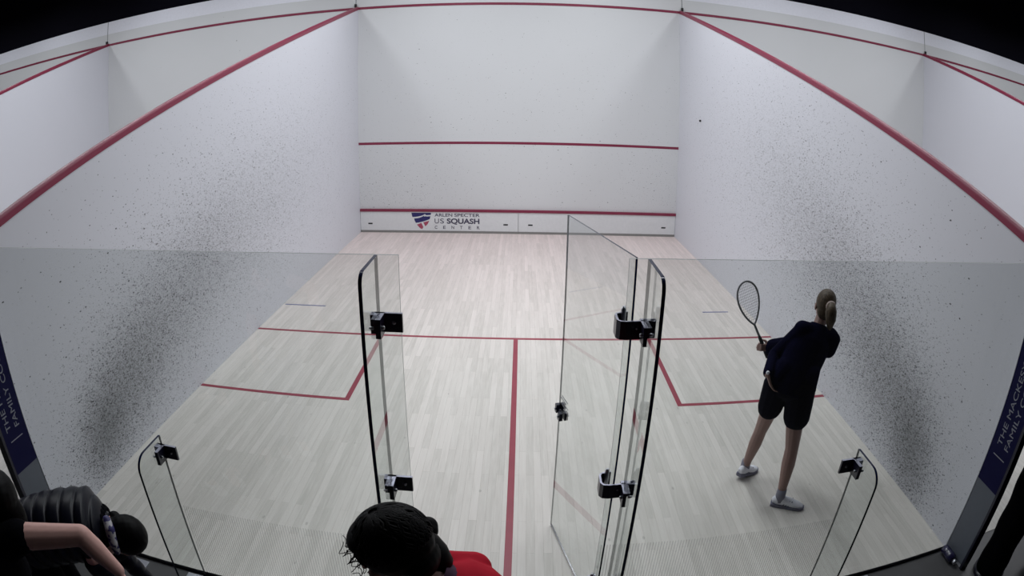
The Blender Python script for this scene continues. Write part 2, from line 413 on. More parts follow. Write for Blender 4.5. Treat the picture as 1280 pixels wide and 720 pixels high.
build('emblem_ball', bm, M_logo_white, tin)
letters('lettering', 'ARLEN', .062, .355, (-1.665, yt, .335), (1, 0, 0), (0, 0, 1), M_logo_grey, tin, .014)
letters('lettering', 'SPECTER', .062, .505, (-1.270, yt, .335), (1, 0, 0), (0, 0, 1), M_logo_grey, tin, .014)
letters('lettering', 'U', .10, .085, (-1.665, yt, .195), (1, 0, 0), (0, 0, 1), M_logo_grey, tin)
letters('lettering', 'S', .10, .075, (-1.555, yt, .195), (1, 0, 0), (0, 0, 1), M_logo_grey, tin)
letters('lettering', 'SQUASH', .10, .65, (-1.42, yt, .195), (1, 0, 0), (0, 0, 1), M_logo_grey, tin, .032)
for i, ch in enumerate('CENTER'):
    letters('lettering', ch, .062, .052, (-1.665 + i*.169, yt, .085), (1, 0, 0), (0, 0, 1), M_logo_grey, tin, .01)

# ================================================================ GLASS FINS, BRACKETS, DOOR
def rounded_fin(bm, x, depth, top, r, t=.012):
    pts = [(-.007, 0), (-.007, top)]
    for k in range(9):
        a = math.pi/2*k/8; pts.append((-depth + r - r*math.sin(a), top - r + r*math.cos(a)))
    pts.append((-depth, 0))
    prism(bm, pts, 0, x-t/2, x+t/2, 0, 1)
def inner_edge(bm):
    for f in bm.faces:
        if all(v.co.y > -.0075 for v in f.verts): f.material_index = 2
def paint_lit_top(o):  # upward faces get the painted top light
    o.data.materials.append(M_lit_top)
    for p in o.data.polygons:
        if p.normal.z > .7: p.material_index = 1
def bolt(par, c, axis, r=.008, l=.012):
    bm = B(); d = Vector(axis)
    loft(bm, [Vector(c), Vector(c)+d*l*.7, Vector(c)+d*l], [r, r, r*.6], 12); build('bolt', bm, M_steel, par, True)
def fin(x, depth, top, r, label, brackets, side):
    o = empty('glass_fin', (x, 0, 0), label, 'glass fin')
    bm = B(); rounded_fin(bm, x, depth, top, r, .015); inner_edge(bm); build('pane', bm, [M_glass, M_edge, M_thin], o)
    for z in brackets:
        bm = B()
        s = side                                      # the side on which the clamp sits
        x0 = x + s*.006
        a, b = sorted((x0, x0 + s*.022)); box(bm, a, b, -.105, -.008, z, z+.085)         # cheek on the fin
        a, b = sorted((x - s*.028, x + s*.105)); box(bm, a, b, -.022, -.0078, z, z+.085)     # plate on the pane
        a, b = sorted((x0, x0 - s*.034)); box(bm, a, b, -.05, -.008, z, z+.085)
        br = build('corner_clamp', bm, M_black, o)
        paint_lit_top(br)
        bolt(br, (x + s*.07, -.022, z+.045), (0, -1, 0)); bolt(br, (x + s*.028, -.075, z+.04), (s, 0, 0))
        bolt(br, (x - s*.006, -.085, z+.04), (-s, 0, 0), .007, .02)
    return o
fin(-.569, .285, 2.13, .05, 'tall clear glass fin left of the doorway, two black clamps', (1.797, .955, .2), 1)
fin(-1.90, .285, 1.09, .09, 'low clear glass fin outside the left glass wall near the puffer jacket', (.95,), 1)
fin(1.895, .285, 1.09, .09, 'low clear glass fin outside the right glass wall below the player', (.95,), -1)
fr_ = empty('glass_fin', (.554, 0, 0), 'tall clear glass fin right of the doorway carrying the door hinges', 'glass fin')
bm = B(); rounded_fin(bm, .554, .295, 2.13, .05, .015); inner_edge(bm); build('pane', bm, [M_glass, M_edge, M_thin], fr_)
for z in (1.79, .95, .2):
    path = [(.600, -.014), (.560, -.030), (.470, -.040), (.446, -.036), (.434, -.018), (.434, .045), (.442, .062), (.470, .074), (.492, .078)]
    bm = B(); t = .010; P = [Vector(p) for p in path]; Lf, Rt = [], []
    for i, p in enumerate(P):
        d = (P[min(i+1, len(P)-1)] - P[max(i-1, 0)]).normalized(); nrm = Vector((-d.y, d.x)); Lf.append(p + nrm*t/2); Rt.append(p - nrm*t/2)
    prism(bm, [tuple(p) for p in Lf + Rt[::-1]], 2, z, z+.082)
    br = build('hinge_bracket', bm, [M_black], fr_); paint_lit_top(br)
    bm = B(); box(bm, .530, .547, -.118, -.008, z-.002, z+.082); box(bm, .547, .600, -.026, -.008, z, z+.082)
    ck = build('hinge_cheek', bm, M_black, fr_); paint_lit_top(ck)
    bm = B(); loft(bm, [(.470, .055, z-.006), (.470, .055, z+.10), (.470, .055, z+.115)], [.012, .012, .007], 14); build('hinge_pin', bm, M_steel, br, True)
    bolt(ck, (.530, -.09, z+.04), (-1, 0, 0)); bolt(ck, (.560, -.09, z+.04), (1, 0, 0), .007, .02)
    bolt(br, (.515, -.036, z+.05), (0, -1, 0), .006, .008)

# door, swung into the court
hinge = V(.503, .016, 0); free = V(.283, .893, 0); dd = (free-hinge).normalized(); dn = V(-dd.y, dd.x, 0)
door = empty('door_1', tuple(hinge)); tag(door, kind='structure')
bm = B(); t = .005
c = [hinge-dn*t, free-dn*t, free+dn*t, hinge+dn*t]
prism(bm, [(p.x, p.y) for p in c], 2, .012, 2.13)
bm.normal_update(); bmesh.ops.recalc_face_normals(bm, faces=bm.faces[:])
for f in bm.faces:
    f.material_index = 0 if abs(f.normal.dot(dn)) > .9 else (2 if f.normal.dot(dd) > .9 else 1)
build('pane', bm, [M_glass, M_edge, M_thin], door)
def onDoor(s, z, off=0): return hinge + dd*s + dn*off + V(0, 0, z)
Wd = (free-hinge).length
def dbox(bm, s0, s1, o0, o1, z0, z1):
    vs = [bm.verts.new(onDoor(s, z, o)) for s in (s0, s1) for o in (o0, o1) for z in (z0, z1)]
    for f in [(0, 1, 3, 2), (4, 6, 7, 5), (0, 4, 5, 1), (2, 3, 7, 6), (0, 2, 6, 4), (1, 5, 7, 3)]: bm.faces.new([vs[i] for i in f])
bm = B()
for sg in (-1, 1):
    dbox(bm, Wd-.085, Wd-.05, sg*.006, sg*.028, .905, .955) if sg > 0 else dbox(bm, Wd-.085, Wd-.05, -.028, -.006, .905, .955)
    dbox(bm, Wd-.022, Wd+.006, .006 if sg > 0 else -.028, .028 if sg > 0 else -.006, .93, .985)
dbox(bm, Wd-.05, Wd-.02, -.016, -.006, .925, .960); dbox(bm, Wd-.05, Wd-.02, .006, .016, .925, .960)
dbox(bm, Wd, Wd+.02, -.012, .012, .94, .975)
hd = build('latch', bm, M_black, door)
for s, z in ((Wd-.068, .93), (Wd-.01, .955)):
    for sg in (-1, 1):
        bm = B(); loft(bm, [onDoor(s, z, sg*.028), onDoor(s, z, sg*.036)], .009, 12); build('bolt', bm, M_steel, hd, True)
bm = B()
for i, (s0, s1) in enumerate(((.16, .05), (.14, .03), (.17, .06), (.13, .05))):
    dbox(bm, Wd-s0, Wd-s1, .0062, .0068, 1.06-i*.018, 1.066-i*.018)
build('faded_sticker', bm, M_seam, door)

# thin pale patches on the hall floor along the glass
for a, b, y0, y1, lb in ((-2.49, -2.34, -.15, -.04, 'pale flat patch on the floor left of the low left glass fin'), (-2.02, -1.91, -.10, -.028, 'pale flat patch on the floor right beside the low left glass fin'), (2.25, 2.40, -.10, -.028, 'pale flat patch on the floor outside the right glass wall')):
    bm = B(); box(bm, a, b, y0, y1, -.004, .004)
    o = tag(build('floor_patch', bm, M_steel), lb, 'floor plate')

# ================================================================ PEOPLE
M_skin = mat('skin', (.30, .185, .16), .5, noise=.12, nscale=8)
M_skin2 = mat('shaded_person_skin', (.70, .42, .37), .55, spec=.3, noise=.1, nscale=8)
M_shirt = mat('navy_warmup_fabric', (.0020, .0020, .013), .9, spec=.04, noise=.2)
M_shorts = mat('black_shorts_fabric', (.003, .003, .008), .9, spec=.06)
M_shoe = mat('white_shoe', (.82, .83, .90), .5)
M_sole = mat('grey_sole', (.16, .16, .22), .6)
M_stripe = mat('shoe_stripe', (.06, .07, .13), .5)
M_sock = mat('grey_sock', (.22, .22, .27), .9)
def hair_mat(name, a, b, rough=.5, spec=.25):
    m = bpy.data.materials.new(name); m.use_nodes = True; nt = m.node_tree; g = NB(nt); bs = nt.nodes['Principled BSDF']
    tc = g.n('ShaderNodeTexCoord'); mp = g.n('ShaderNodeMapping'); nt.links.new(tc.outputs['Object'], mp.inputs[0]); mp.inputs['Scale'].default_value = (120, 120, 14)
    f = g.noise(mp.outputs[0], 1.0, 3); nt.links.new(g.mix(g.m('MULTIPLY', g.m('SUBTRACT', f, .3), 2, clamp=True), (*a, 1), (*b, 1)), bs.inputs['Base Color'])
    bs.inputs['Roughness'].default_value = rough; bs.inputs['Specular IOR Level'].default_value = spec; return m
M_hair = hair_mat('light_brown_hair', (.035, .025, .017), (.125, .088, .055))
M_dhair = hair_mat('dark_curly_hair', (.0012, .001, .0012), (.0035, .003, .0035), .5, .10)
M_scrunch = mat('pale_scrunchie', (.50, .40, .37), .8)
M_red_shirt = mat('red_shirt', (.48, .012, .03), .8, spec=.1, noise=.25, nscale=9)
M_purple = mat('purple_sleeve', (.05, .004, .04), .7)
M_puffer = mat('black_puffer_nylon', (.003, .0035, .009), .35, spec=.22)
M_blk = mat('black_cotton', (.0025, .0025, .004), .9, spec=.05)
M_jean = mat('blue_denim', (.10, .14, .30), .8)
M_eyew = mat('eye_white', (.7, .7, .68), .3); M_iris = mat('iris_brown', (.05, .025, .012), .3); M_lip = mat('lip', (.32, .10, .09), .5)

def head(bm, c, f, up, s=1.0):
    """adds skull, jaw, nose, ears to the body mesh; c = centre, f = facing, up = crown direction"""
    f = Vector(f).normalized(); up = Vector(up); up = (up - f*up.dot(f)).normalized(); x = f.cross(up)
    ax = (x, f, up); c = Vector(c)
    def P(a, b, d): return c + x*a*s + f*b*s + up*d*s
    ell(bm, P(0, -.01, .025), (.074*s, .092*s, .088*s), ax)
    ell(bm, P(0, .022, -.045), (.056*s, .066*s, .068*s), ax)
    ell(bm, P(0, .06, -.088), (.026*s, .022*s, .020*s), ax, 12)
    cap(bm, P(0, .084, .005), P(0, .104, -.030), .008*s, .013*s, 8)
    for k in (-1, 1):
        ell(bm, P(k*.076, -.008, -.012), (.010*s, .019*s, .032*s), ax, 12)
        cap(bm, P(k*.014, .084, .022), P(k*.045, .070, .024), .008*s, .008*s, 8)
        ell(bm, P(k*.045, .052, -.03), (.022*s, .022*s, .02*s), ax, 12)
    return P, ax
def face_parts(P, ax, s, par):
    for k in (-1, 1):
        bm = B(); ell(bm, P(k*.031, .078, .004), (.013*s, .010*s, .009*s), ax, 12); e = build('eye', bm, M_eyew, par, True)
        bm = B(); ell(bm, P(k*.031, .0872, .004), (.0062*s, .0030*s, .0062*s), ax, 10); build('iris', bm, M_iris, e, True)
    bm = B(); ell(bm, P(0, .0865, -.060), (.024*s, .009*s, .008*s), ax, 12); build('lips', bm, M_lip, par, True)
def hand(bm, w, palm_dir, side_dir, curl=.5, s=1.0, thumb=1):
    """w wrist, palm_dir towards the fingers, side_dir across the palm, fingers curl towards palm_dir x side_dir"""
    w = Vector(w); d = Vector(palm_dir).normalized(); q = Vector(side_dir); q = (q - d*q.dot(d)).normalized(); n = d.cross(q)
    for k in (-1.2, -.4, .4, 1.2):
        cap(bm, w + d*.012*s + q*k*.012*s, w + d*.085*s + q*k*.018*s, .014*s, .0115*s, 8)
    for i, k in enumerate((-1.35, -.45, .45, 1.35)):
        l = (.036, .043, .040, .030)[i]*s; p = w + d*.085*s + q*k*.019*s; a = 0
        rr = .0088*s
        for j in range(3):
            a += curl*(.9 if j == 0 else 1.15)
            v = d*math.cos(a) + n*math.sin(a); e = p + v*l*(1, .68, .55)[j]
            cap(bm, p, e, rr, rr*.92, 8); p = e; rr *= .92
    b = w + d*.028*s + q*thumb*.024*s; m = b + (d*.6 + q*thumb*.65 + n*.35).normalized()*.040*s; e = m + (d*.85 + q*thumb*.1 + n*.55).normalized()*.034*s
    cap(bm, b, m, .014*s, .011*s, 8); cap(bm, m, e, .0105*s, .009*s, 8)
def shoe(par, heel, toe, lift=0.0):
    """athletic shoe from heel to toe point on the floor; lift raises the heel"""
    h = Vector(heel); t = Vector(toe); d = (t-h).normalized(); ln = (t-h).length; up = V(0, 0, 1); x = d.cross(up)
    def P(s, y, z): return h + d*s*ln + x*y + up*(z + lift*max(0, 1-s/.65))
    prof = [(0, .026), (.06, .034), (.25, .036), (.45, .036), (.68, .046), (.85, .042), (.95, .028), (1.0, .012)]
    bm = B(); top, bot = [], []
    ring = [(s, y) for s, y in prof] + [(s, -y) for s, y in prof[::-1]]
    A = [bm.verts.new(P(s, y, 0.0)) for s, y in ring]; C = [bm.verts.new(P(s, y*1.06, .026)) for s, y in ring]
    bm.faces.new(A[::-1]); bm.faces.new(C)
    for i in range(len(ring)): bm.faces.new((A[i], A[(i+1) % len(ring)], C[(i+1) % len(ring)], C[i]))
    sh = build('shoe', bm, M_sole, par)
    bm = B()
    pts = [P(.02, 0, .045), P(.12, 0, .055), P(.28, 0, .055), P(.45, 0, .048), P(.65, 0, .038), P(.82, 0, .032), P(.95, 0, .026)]
    loft(bm, pts, [(.024, .02), (.034, .042), (.036, .045), (.038, .040), (.044, .030), (.040, .022), (.022, .010)], 18, up=(0, 0, 1))
    blob('upper', bm, M_shoe, sh, .005, 3)
    for k in (-1, 1):
        bm = B()
        for s0 in (.36, .44, .52):
            cap(bm, P(s0, k*.0375, .028), P(s0+.09, k*.026, .070), .0035, .0035, 6)
        build('side_stripe', bm, M_stripe, sh, True)
    bm = B()
    for s0 in (.40, .47, .54, .61): cap(bm, P(s0, -.018, .085-.06*(s0-.3)), P(s0+.01, .018, .085-.06*(s0-.3)), .003, .003, 6)
    build('laces', bm, M_shoe, sh, True)
    return sh

# ---- the player in mid follow-through
pl = empty('person', (1.95, 1.12, 0), 'person in black shorts and navy long sleeved top swinging a racket on court', 'person')
Lh, Rh = V(1.865, 1.17, .90), V(1.985, 1.07, .90)
Lk, La = V(1.853, 1.29, .475), V(1.835, 1.375, .10)
Rk, Ra = V(2.014, 1.00, .475), V(1.998, .935, .10)
hc = V(2.160, 1.225, 1.485)
fdir = V(.25, 1, -.18)
bm = B()
chain(bm, [Lh, lerp(Lh, Lk, .45), Lk, lerp(Lk, La, .33), lerp(Lk, La, .8), La], [.078, .070, .051, .053, .036, .034])
chain(bm, [Rh, lerp(Rh, Rk, .45), Rk, lerp(Rk, Ra, .33), lerp(Rk, Ra, .8), Ra], [.080, .072, .053, .055, .037, .035])
cap(bm, La, La + V(.04, .02, -.06), .034, .024); cap(bm, Ra, Ra + V(.04, -.02, -.06), .034, .024)
pel = V(1.920, 1.12, .94); chest = V(2.035, 1.16, 1.20); neck = V(2.115, 1.19, 1.335)
cap(bm, pel, chest, .10, .09)
cap(bm, chest, neck, .075, .050); cap(bm, neck, hc - V(.0, -.0, .05), .050, .047)
Ls, Rs = V(1.968, 1.17, 1.338), V(2.205, 1.16, 1.275)
Re, Rw = V(2.110, 1.41, 1.125), V(1.865, 1.43, 1.095)
Le, Lw = V(1.830, 1.27, 1.11), V(1.715, 1.09, 1.05)
cap(bm, Ls, Rs, .04, .04)
chain(bm, [Rs, Re, Rw], [.048, .040, .027]); chain(bm, [Ls, Le, Lw], [.048, .038, .026])
hdir = V(-.9, .1, .05)
hand(bm, Rw, hdir, V(-.15, .25, .95), .95, .92, 1)
hand(bm, Lw, V(.42, -.12, -.9), V(.3, .9, 0), .28, .92, 1)
P, ax = head(bm, hc, fdir, V(.1, .1, 1), .94)
body = blob('body', bm, M_skin, pl, .0048, 3)
face_parts(P, ax, .94, pl)
# long sleeved top
bm = B()
tw = V(.96, -.05, -.1).normalized()
loft(bm, [V(1.935, 1.11, .895), V(1.955, 1.115, .97), V(1.985, 1.13, 1.07), V(2.03, 1.15, 1.17), V(2.075, 1.165, 1.26), V(2.105, 1.18, 1.32), V(2.12, 1.19, 1.365)],
     [(.185, .14), (.175, .138), (.165, .13), (.168, .122), (.158, .108), (.108, .08), (.056, .055)], 24, up=(0.1, 1, -.1))
chain(bm, [Ls + V(.01, 0, -.005), Le, lerp(Le, Lw, .92)], [.064, .050, .040])
chain(bm, [Rs + V(0, 0, -.01), Re, lerp(Re, Rw, .93)], [.082, .072, .066])
cap(bm, Ls, Rs, .062, .062); cap(bm, Rs + V(.03, -.03, -.01), Rs + V(.01, -.02, -.09), .055, .06)
# loose flaps at the hem
cap(bm, V(1.87, 1.12, 1.08), V(1.80, 1.10, 1.01), .08, .06); cap(bm, V(2.04, 1.06, 1.05), V(2.085, 1.03, .935), .09, .028)
blob('long_sleeved_top', bm, M_shirt, pl, .007, 3)
bm = B(); ell(bm, V(1.697, 1.055, 1.078), (.013, .012, .014)); build('cuff_badge', bm, M_shoe, pl, True)
bm = B()
cap(bm, V(1.90, 1.14, .95), V(1.965, 1.09, .95), .125, .125)
chain(bm, [Lh + V(-.01, 0, .02), lerp(Lh, Lk, .42) + V(-.005, 0, 0)], [.112, .098]); chain(bm, [Rh + V(.02, 0, .02), lerp(Rh, Rk, .42) + V(.01, 0, 0)], [.115, .104])
blob('shorts', bm, M_shorts, pl, .007, 2)
# hair with ponytail
bm = B(); f = fdir.normalized(); up = V(.1, .1, 1).normalized()
ell(bm, hc - f*.022 + up*.030, (.078, .092, .092), ax); ell(bm, hc - f*.040 - up*.03, (.066, .055, .066), ax)
hr = blob('hair', bm, M_hair, pl, .006, 2)
bm = B(); pt = hc - f*.115 + up*.012 + V(.015, 0, 0)
loft(bm, [pt + f*.02, pt - f*.012 + up*.006, pt - f*.035 - up*.03, pt - f*.035 - up*.09 + V(.012, 0, 0), pt - f*.02 - up*.14 + V(.022, 0, 0), pt - f*.005 - up*.165 + V(.03, 0, 0)], [.022, .032, .044, .040, .024, .006], 16)
build('ponytail', bm, M_hair, hr, True)
bm = B()
for k in range(14):
    a = 2*math.pi*k/14; q = 2*math.pi*(k+1)/14; cc = pt - f*.002
    cap(bm, cc + ax[0]*.027*math.cos(a) + up*.027*math.sin(a), cc + ax[0]*.027*math.cos(q) + up*.027*math.sin(q), .012, .012, 8)
build('scrunchie', bm, M_scrunch, hr, True)
for a, k in ((La, 'l'), (Ra, 'r')):
    bm = B(); loft(bm, [a + V(0, 0, .055), a + V(0, 0, 0), a + V(.01, 0, -.05)], [.0385, .040, .040], 16); build('sock', bm, M_sock, pl, True)
shoe(pl, (1.775, 1.330, .0), (1.985, 1.455, .0), .035)
shoe(pl, (1.945, .962, .0), (2.195, .842, .0))

# ---- racket held in the right hand
bt = V(1.838, 1.440, 1.045); th = V(1.713, 1.470, 1.265); tip = V(1.615, 1.540, 1.560)
rk = empty('squash_racket', tuple(bt), 'slim grey squash racket held up in the hand of the player on court', 'racket')
bm = B(); loft(bm, [bt - (th-bt).normalized()*.03, bt, lerp(bt, th, .5), lerp(bt, th, .62)], [.016, .0155, .014, .010], 14); build('grip', bm, mat('black_grip_tape', (.03, .028, .032), .8), rk, True)
M_rk = mat('grey_graphite', (.28, .285, .30), .45, spec=.4)
ax1 = (tip-th).normalized(); ax0 = V(1, .25, .12); ax0 = (ax0 - ax1*ax0.dot(ax1)).normalized(); ln = (tip-th).length
bm = B(); ring = []
N = 48
for k in range(N+1):
    a = 2*math.pi*k/N; s = (1-math.cos(a))/2; wd = .108*math.sin(a)*(s**.35 if s > 0 else 0)*1.05
    ring.append(th + ax1*ln*s + ax0*wd)
for k in range(N): cap(bm, ring[k], ring[k+1], .0075, .0075, 8)
cap(bm, lerp(bt, th, .6), th, .010, .009, 10)
build('frame', bm, M_rk, rk, True)
bm = B()
def halfw(s): a = math.acos(max(-1, min(1, 1-2*s))); return .108*math.sin(a)*(s**.35)*1.05
for i in range(2, 17):
    s = i/17; h = halfw(s)-.004; p = th + ax1*ln*s
    if h > .005: loft(bm, [p - ax0*h, p + ax0*h], .0009, 5)
for j in range(-6, 7):
    xo = j*.0155; ss = [s/100 for s in range(2, 100) if halfw(s/100) > abs(xo)+.003]
    if ss: loft(bm, [th + ax1*ln*ss[0] + ax0*xo, th + ax1*ln*ss[-1] + ax0*xo], .0009, 5)
build('strings', bm, mat('white_strings', (.35, .36, .38), .5), rk)

# ball just leaving the right wall
bm = B(); bmesh.ops.create_icosphere(bm, subdivisions=3, radius=.02, matrix=Matrix.Translation((3.18, 8.19, 2.443)))
tag(build('squash_ball', bm, M_slot, None, True), 'small black ball high on the right wall near the front corner', 'ball')

# ---- person with dark curly hair and red shirt, below the camera
pc = empty('person', (-.12, -1.2, 0), 'person with dark curly hair in a red shirt seen from above beside the doorway', 'person')
chc = V(-.305, -1.215, 1.635); cf = V(-.86, .06, -.42).normalized(); cu = V(-.35, .05, 1)
bm = B(); P, cax = head(bm, chc, cf, cu, .98)
cn = V(-.185, -1.205, 1.52); cch = V(-.06, -1.20, 1.34); cpl = V(.02, -1.20, .95)
cap(bm, chc + V(.03, 0, -.05), cn, .055, .055); cap(bm, cn, cch, .055, .09); cap(bm, cch, cpl, .09, .10)
for sy in (-1, 1):
    sh_ = V(-.10, -1.20 + sy*.155, 1.40); el_ = V(-.12, -1.20 + sy*.22, 1.16); wr_ = V(-.32, -1.20 + sy*.14, 1.02)
    chain(bm, [sh_, el_, wr_], [.043, .040, .028]); cap(bm, cch + V(0, 0, .03), sh_, .05, .043)
    hand(bm, wr_, V(-.9, -sy*.2, -.3), V(0, -sy, .2), .4, 1.0, 1)
    hp = V(.02, -1.20 + sy*.09, .92); kn = V(-.03, -1.20 + sy*.11, .50); an = V(.03, -1.20 + sy*.11, .09)
    chain(bm, [hp, kn, an], [.085, .058, .038]); cap(bm, an, an + V(-.11, 0, -.05), .035, .028)
blob('body', bm, M_skin2, pc, .006, 3); face_parts(P, cax, .98, pc)
bm = B()
loft(bm, [V(.03, -1.20, .90), V(.02, -1.20, 1.05), V(-.02, -1.20, 1.2), V(-.06, -1.20, 1.34), V(-.10, -1.20, 1.42), V(-.135, -1.203, 1.475), V(-.18, -1.204, 1.515)],
     [(.19, .14), (.175, .135), (.175, .13), (.19, .13), (.175, .11), (.14, .085), (.072, .066)], 24, up=(1, 0, .2))
for sy in (-1, 1):
    chain(bm, [V(-.10, -1.20 + sy*.155, 1.415), V(-.115, -1.20 + sy*.20, 1.27)], [.062, .066])
cap(bm, V(-.185, -1.125, 1.515), V(-.095, -1.045, 1.425), .045, .058); cap(bm, V(-.185, -1.285, 1.50), V(-.095, -1.355, 1.425), .045, .058)
blob('red_shirt', bm, M_red_shirt, pc, .007, 3)
bm = B(); loft(bm, [V(-.164, -1.204, 1.50), V(-.20, -1.205, 1.535)], [.070, .064], 24, caps=False); build('collar', bm, M_purple, pc, True)
for sy in (-1, 1):
    bm = B(); loft(bm, [V(-.112, -1.20 + sy*.197, 1.29), V(-.118, -1.20 + sy*.203, 1.24)], [.071, .070], 20); build('sleeve_band', bm, M_purple, pc, True)
bm = B(); cap(bm, V(.02, -1.24, .94), V(.02, -1.16, .94), .135, .135)
for sy in (-1, 1): chain(bm, [V(.02, -1.20 + sy*.09, .92), V(-.03, -1.20 + sy*.11, .50), V(.03, -1.20 + sy*.11, .12)], [.105, .08, .062])
blob('trousers', bm, M_blk, pc, .009, 2)
for sy in (-1, 1): shoe(pc, (.09, -1.20 + sy*.11, -.004), (-.18, -1.20 + sy*.12, -.004))
# hair: cap, bun, ponytail and loose curls
X, Fd, Up = cax
bm = B()
ell(bm, chc - Fd*.030 + Up*.030, (.100, .112, .108), cax); ell(bm, chc - Fd*.07 - Up*.03, (.085, .06, .07), cax)
ell(bm, chc + Fd*.035 + Up*.075, (.080, .05, .042), cax)
hr = blob('hair', bm, M_dhair, pc, .005, 2)
bm = B(); bc = V(-.222, -1.130, 1.655)
ell(bm, bc, (.040, .034, .033)); ell(bm, bc + V(.010, .012, .006), (.028, .026, .03)); cap(bm, bc, chc - Fd*.06 + Up*.03, .025, .03)
blob('bun', bm, M_dhair, hr, .004, 2)
bm = B(); loft(bm, [chc - Fd*.07 - Up*.0, V(-.225, -1.175, 1.615), V(-.195, -1.175, 1.585), V(-.17, -1.175, 1.555), V(-.155, -1.175, 1.535)], [.06, .064, .055, .038, .012], 18); build('ponytail', bm, M_dhair, hr, True)
bm = B()
for i in range(34):
    base = chc + Fd*random.uniform(.05, .095) + X*random.uniform(-.085, .085) + Up*random.uniform(-.03, .09)
    out = (Fd*random.uniform(.5, 1) + X*random.uniform(-.6, .6) - Up*.1).normalized(); r = random.uniform(.008, .016); turns = random.uniform(1.2, 2.6)
    pts = []
    a0 = random.uniform(0, 6)
    for k in range(int(12*turns)):
        a = a0 + 2*math.pi*k/12; q = k/(12*turns)
        pts.append(base + out*(r*math.cos(a) + .018 + .01*q) + X*(r*math.sin(a)*.8) - Up*(.07*q))
    loft(bm, pts, .0012, 5)
for i in range(150):                                   # wavy locks lying over the crown
    a = random.uniform(0, 2*math.pi); ph = random.uniform(0, 6); pts = []
    for k in range(14):
        b = 1.45 - 1.5*k/13; aa = a + .10*math.sin(ph + k*1.3)
        pts.append(chc - Fd*.030 + Up*.030 + X*(.103*math.cos(aa)*math.cos(b)) + Fd*(.115*math.sin(aa)*math.cos(b)) + Up*(.111*math.sin(b)))
    loft(bm, pts, [.0015 + .0035*math.sin(math.pi*k/13) for k in range(14)], 6)
build('curls', bm, M_dhair, hr, True)

# ---- bent-over person in a quilted jacket
pp = empty('person', (-2.2, -1.0, 0), 'person in black quilted puffer jacket bending down outside the left glass wall', 'person')
hip = V(-2.20, -1.02, .96); shd = V(-1.865, -.835, 1.005); phc = V(-1.715, -.765, .975)
pf = V(.15, .10, -1).normalized(); pu = (shd-hip).normalized() + V(0, 0, -.15)
bm = B(); P, pax = head(bm, phc, pf, pu, .98)
cap(bm, hip, shd, .12, .13); cap(bm, shd, phc - pu*.03, .06, .055)
lat = V(.49, -.87, 0)
for s in (-1, 1):
    sh_ = shd + lat*s*.17 - V(0, 0, .02); el_ = sh_ + V(.03, .02, -.27); wr_ = el_ + V(.07, .05, -.21)
    chain(bm, [sh_, el_, wr_], [.05, .04, .028]); hand(bm, wr_, V(.2, .1, -1), lat*s, .35, .95, -1)
    hp = hip + lat*s*.09; kn = hp + V(.05, .03, -.44); an = V(hp.x-.03, hp.y-.02, .09)
    chain(bm, [hp, kn, an], [.085, .058, .038]); cap(bm, an, an + V(.10, .05, -.05), .035, .028)
blob('body', bm, M_skin2, pp, .006, 3); face_parts(P, pax, .98, pp)
bm = B(); axis = (shd-hip); N = 126; pts, rad = [], []
base0 = hip - axis.normalized()*.14 - V(0, 0, .03)
for i in range(N+1):
    t = i/N; p = base0.lerp(shd + axis.normalized()*.10, t) + V(0, 0, .035 + .05*math.sin(math.pi*t)); q = abs(math.sin(math.pi*t*9))**.35
    e = min(1, (1-t)/.16)**.5 if t > .84 else min(1, .70 + t*2.2)
    k = (.90 + .10*q)*max(e, .35); pts.append(p); rad.append((.215*k, .170*k))
loft(bm, pts, rad, 28, up=(0, 0, 1)); jk = build('puffer_jacket', bm, M_puffer, pp, True)
for s in (-1, 1):
    sh_ = shd + lat*s*.17 - V(0, 0, .02); el_ = sh_ + V(.03, .02, -.27); wr_ = el_ + V(.07, .05, -.21)
    bm = B(); pts, rad = [], []; N = 60
    for i in range(N+1):
        t = i/N; p = sh_.lerp(el_, t/.56) if t < .56 else el_.lerp(wr_, (t-.56)/.44)
        pts.append(p); rad.append((.074 - .026*t)*(.84 + .16*abs(math.sin(math.pi*t*7))**.5))
    loft(bm, pts, rad, 18); build('sleeve', bm, M_puffer, jk, True)
bm = B()
for k in range(11):
    a = math.pi*(.02 + .96*k/10)
    ell(bm, shd + axis.normalized()*.065 + lat*(.105*math.cos(a)) + V(0, 0, .015 + .085*math.sin(a)), (.036, .034, .032), None, 10)
blob('collar', bm, M_blk, jk, .005, 2)
bm = B(); sc_ = shd + axis.normalized()*.06
cap(bm, V(-1.735, -.835, 1.125), V(-1.712, -.862, 1.095), .022, .026); cap(bm, V(-1.712, -.862, 1.095), V(-1.705, -.885, 1.035), .026, .024); cap(bm, V(-1.705, -.885, 1.035), V(-1.72, -.87, .965), .024, .02)
m = bpy.data.materials.new('patterned_scarf'); m.use_nodes = True; g = NB(m.node_tree); tc = g.n('ShaderNodeTexCoord')
f = g.noise(tc.outputs['Object'], 22, 2); m.node_tree.links.new(g.mix(g.m('GREATER_THAN', f, .5), (.04, .035, .14, 1), (.50, .48, .50, 1)), m.node_tree.nodes['Principled BSDF'].inputs['Base Color'])
blob('scarf', bm, m, pp, .005, 2)
bm = B(); ell(bm, phc - pf*.010 + V(0, 0, .004) + pu.normalized()*.012, (.096, .108, .104), pax); ell(bm, phc - pf*.02 - pu.normalized()*.05, (.082, .09, .075), pax)
ell(bm, phc + V(-.075, .045, .075), (.034, .03, .026)); cap(bm, phc + V(-.075, .045, .075), phc + V(-.02, .02, .06), .022, .03)
blob('hair', bm, M_dhair, pp, .006, 2)
bm = B(); cap(bm, hip + lat*.05, hip - lat*.05, .135, .135)
for s in (-1, 1):
    hp = hip + lat*s*.09; kn = hp + V(.05, .03, -.44); an = V(hp.x-.03, hp.y-.02, .13); chain(bm, [hp, kn, an], [.11, .078, .06])
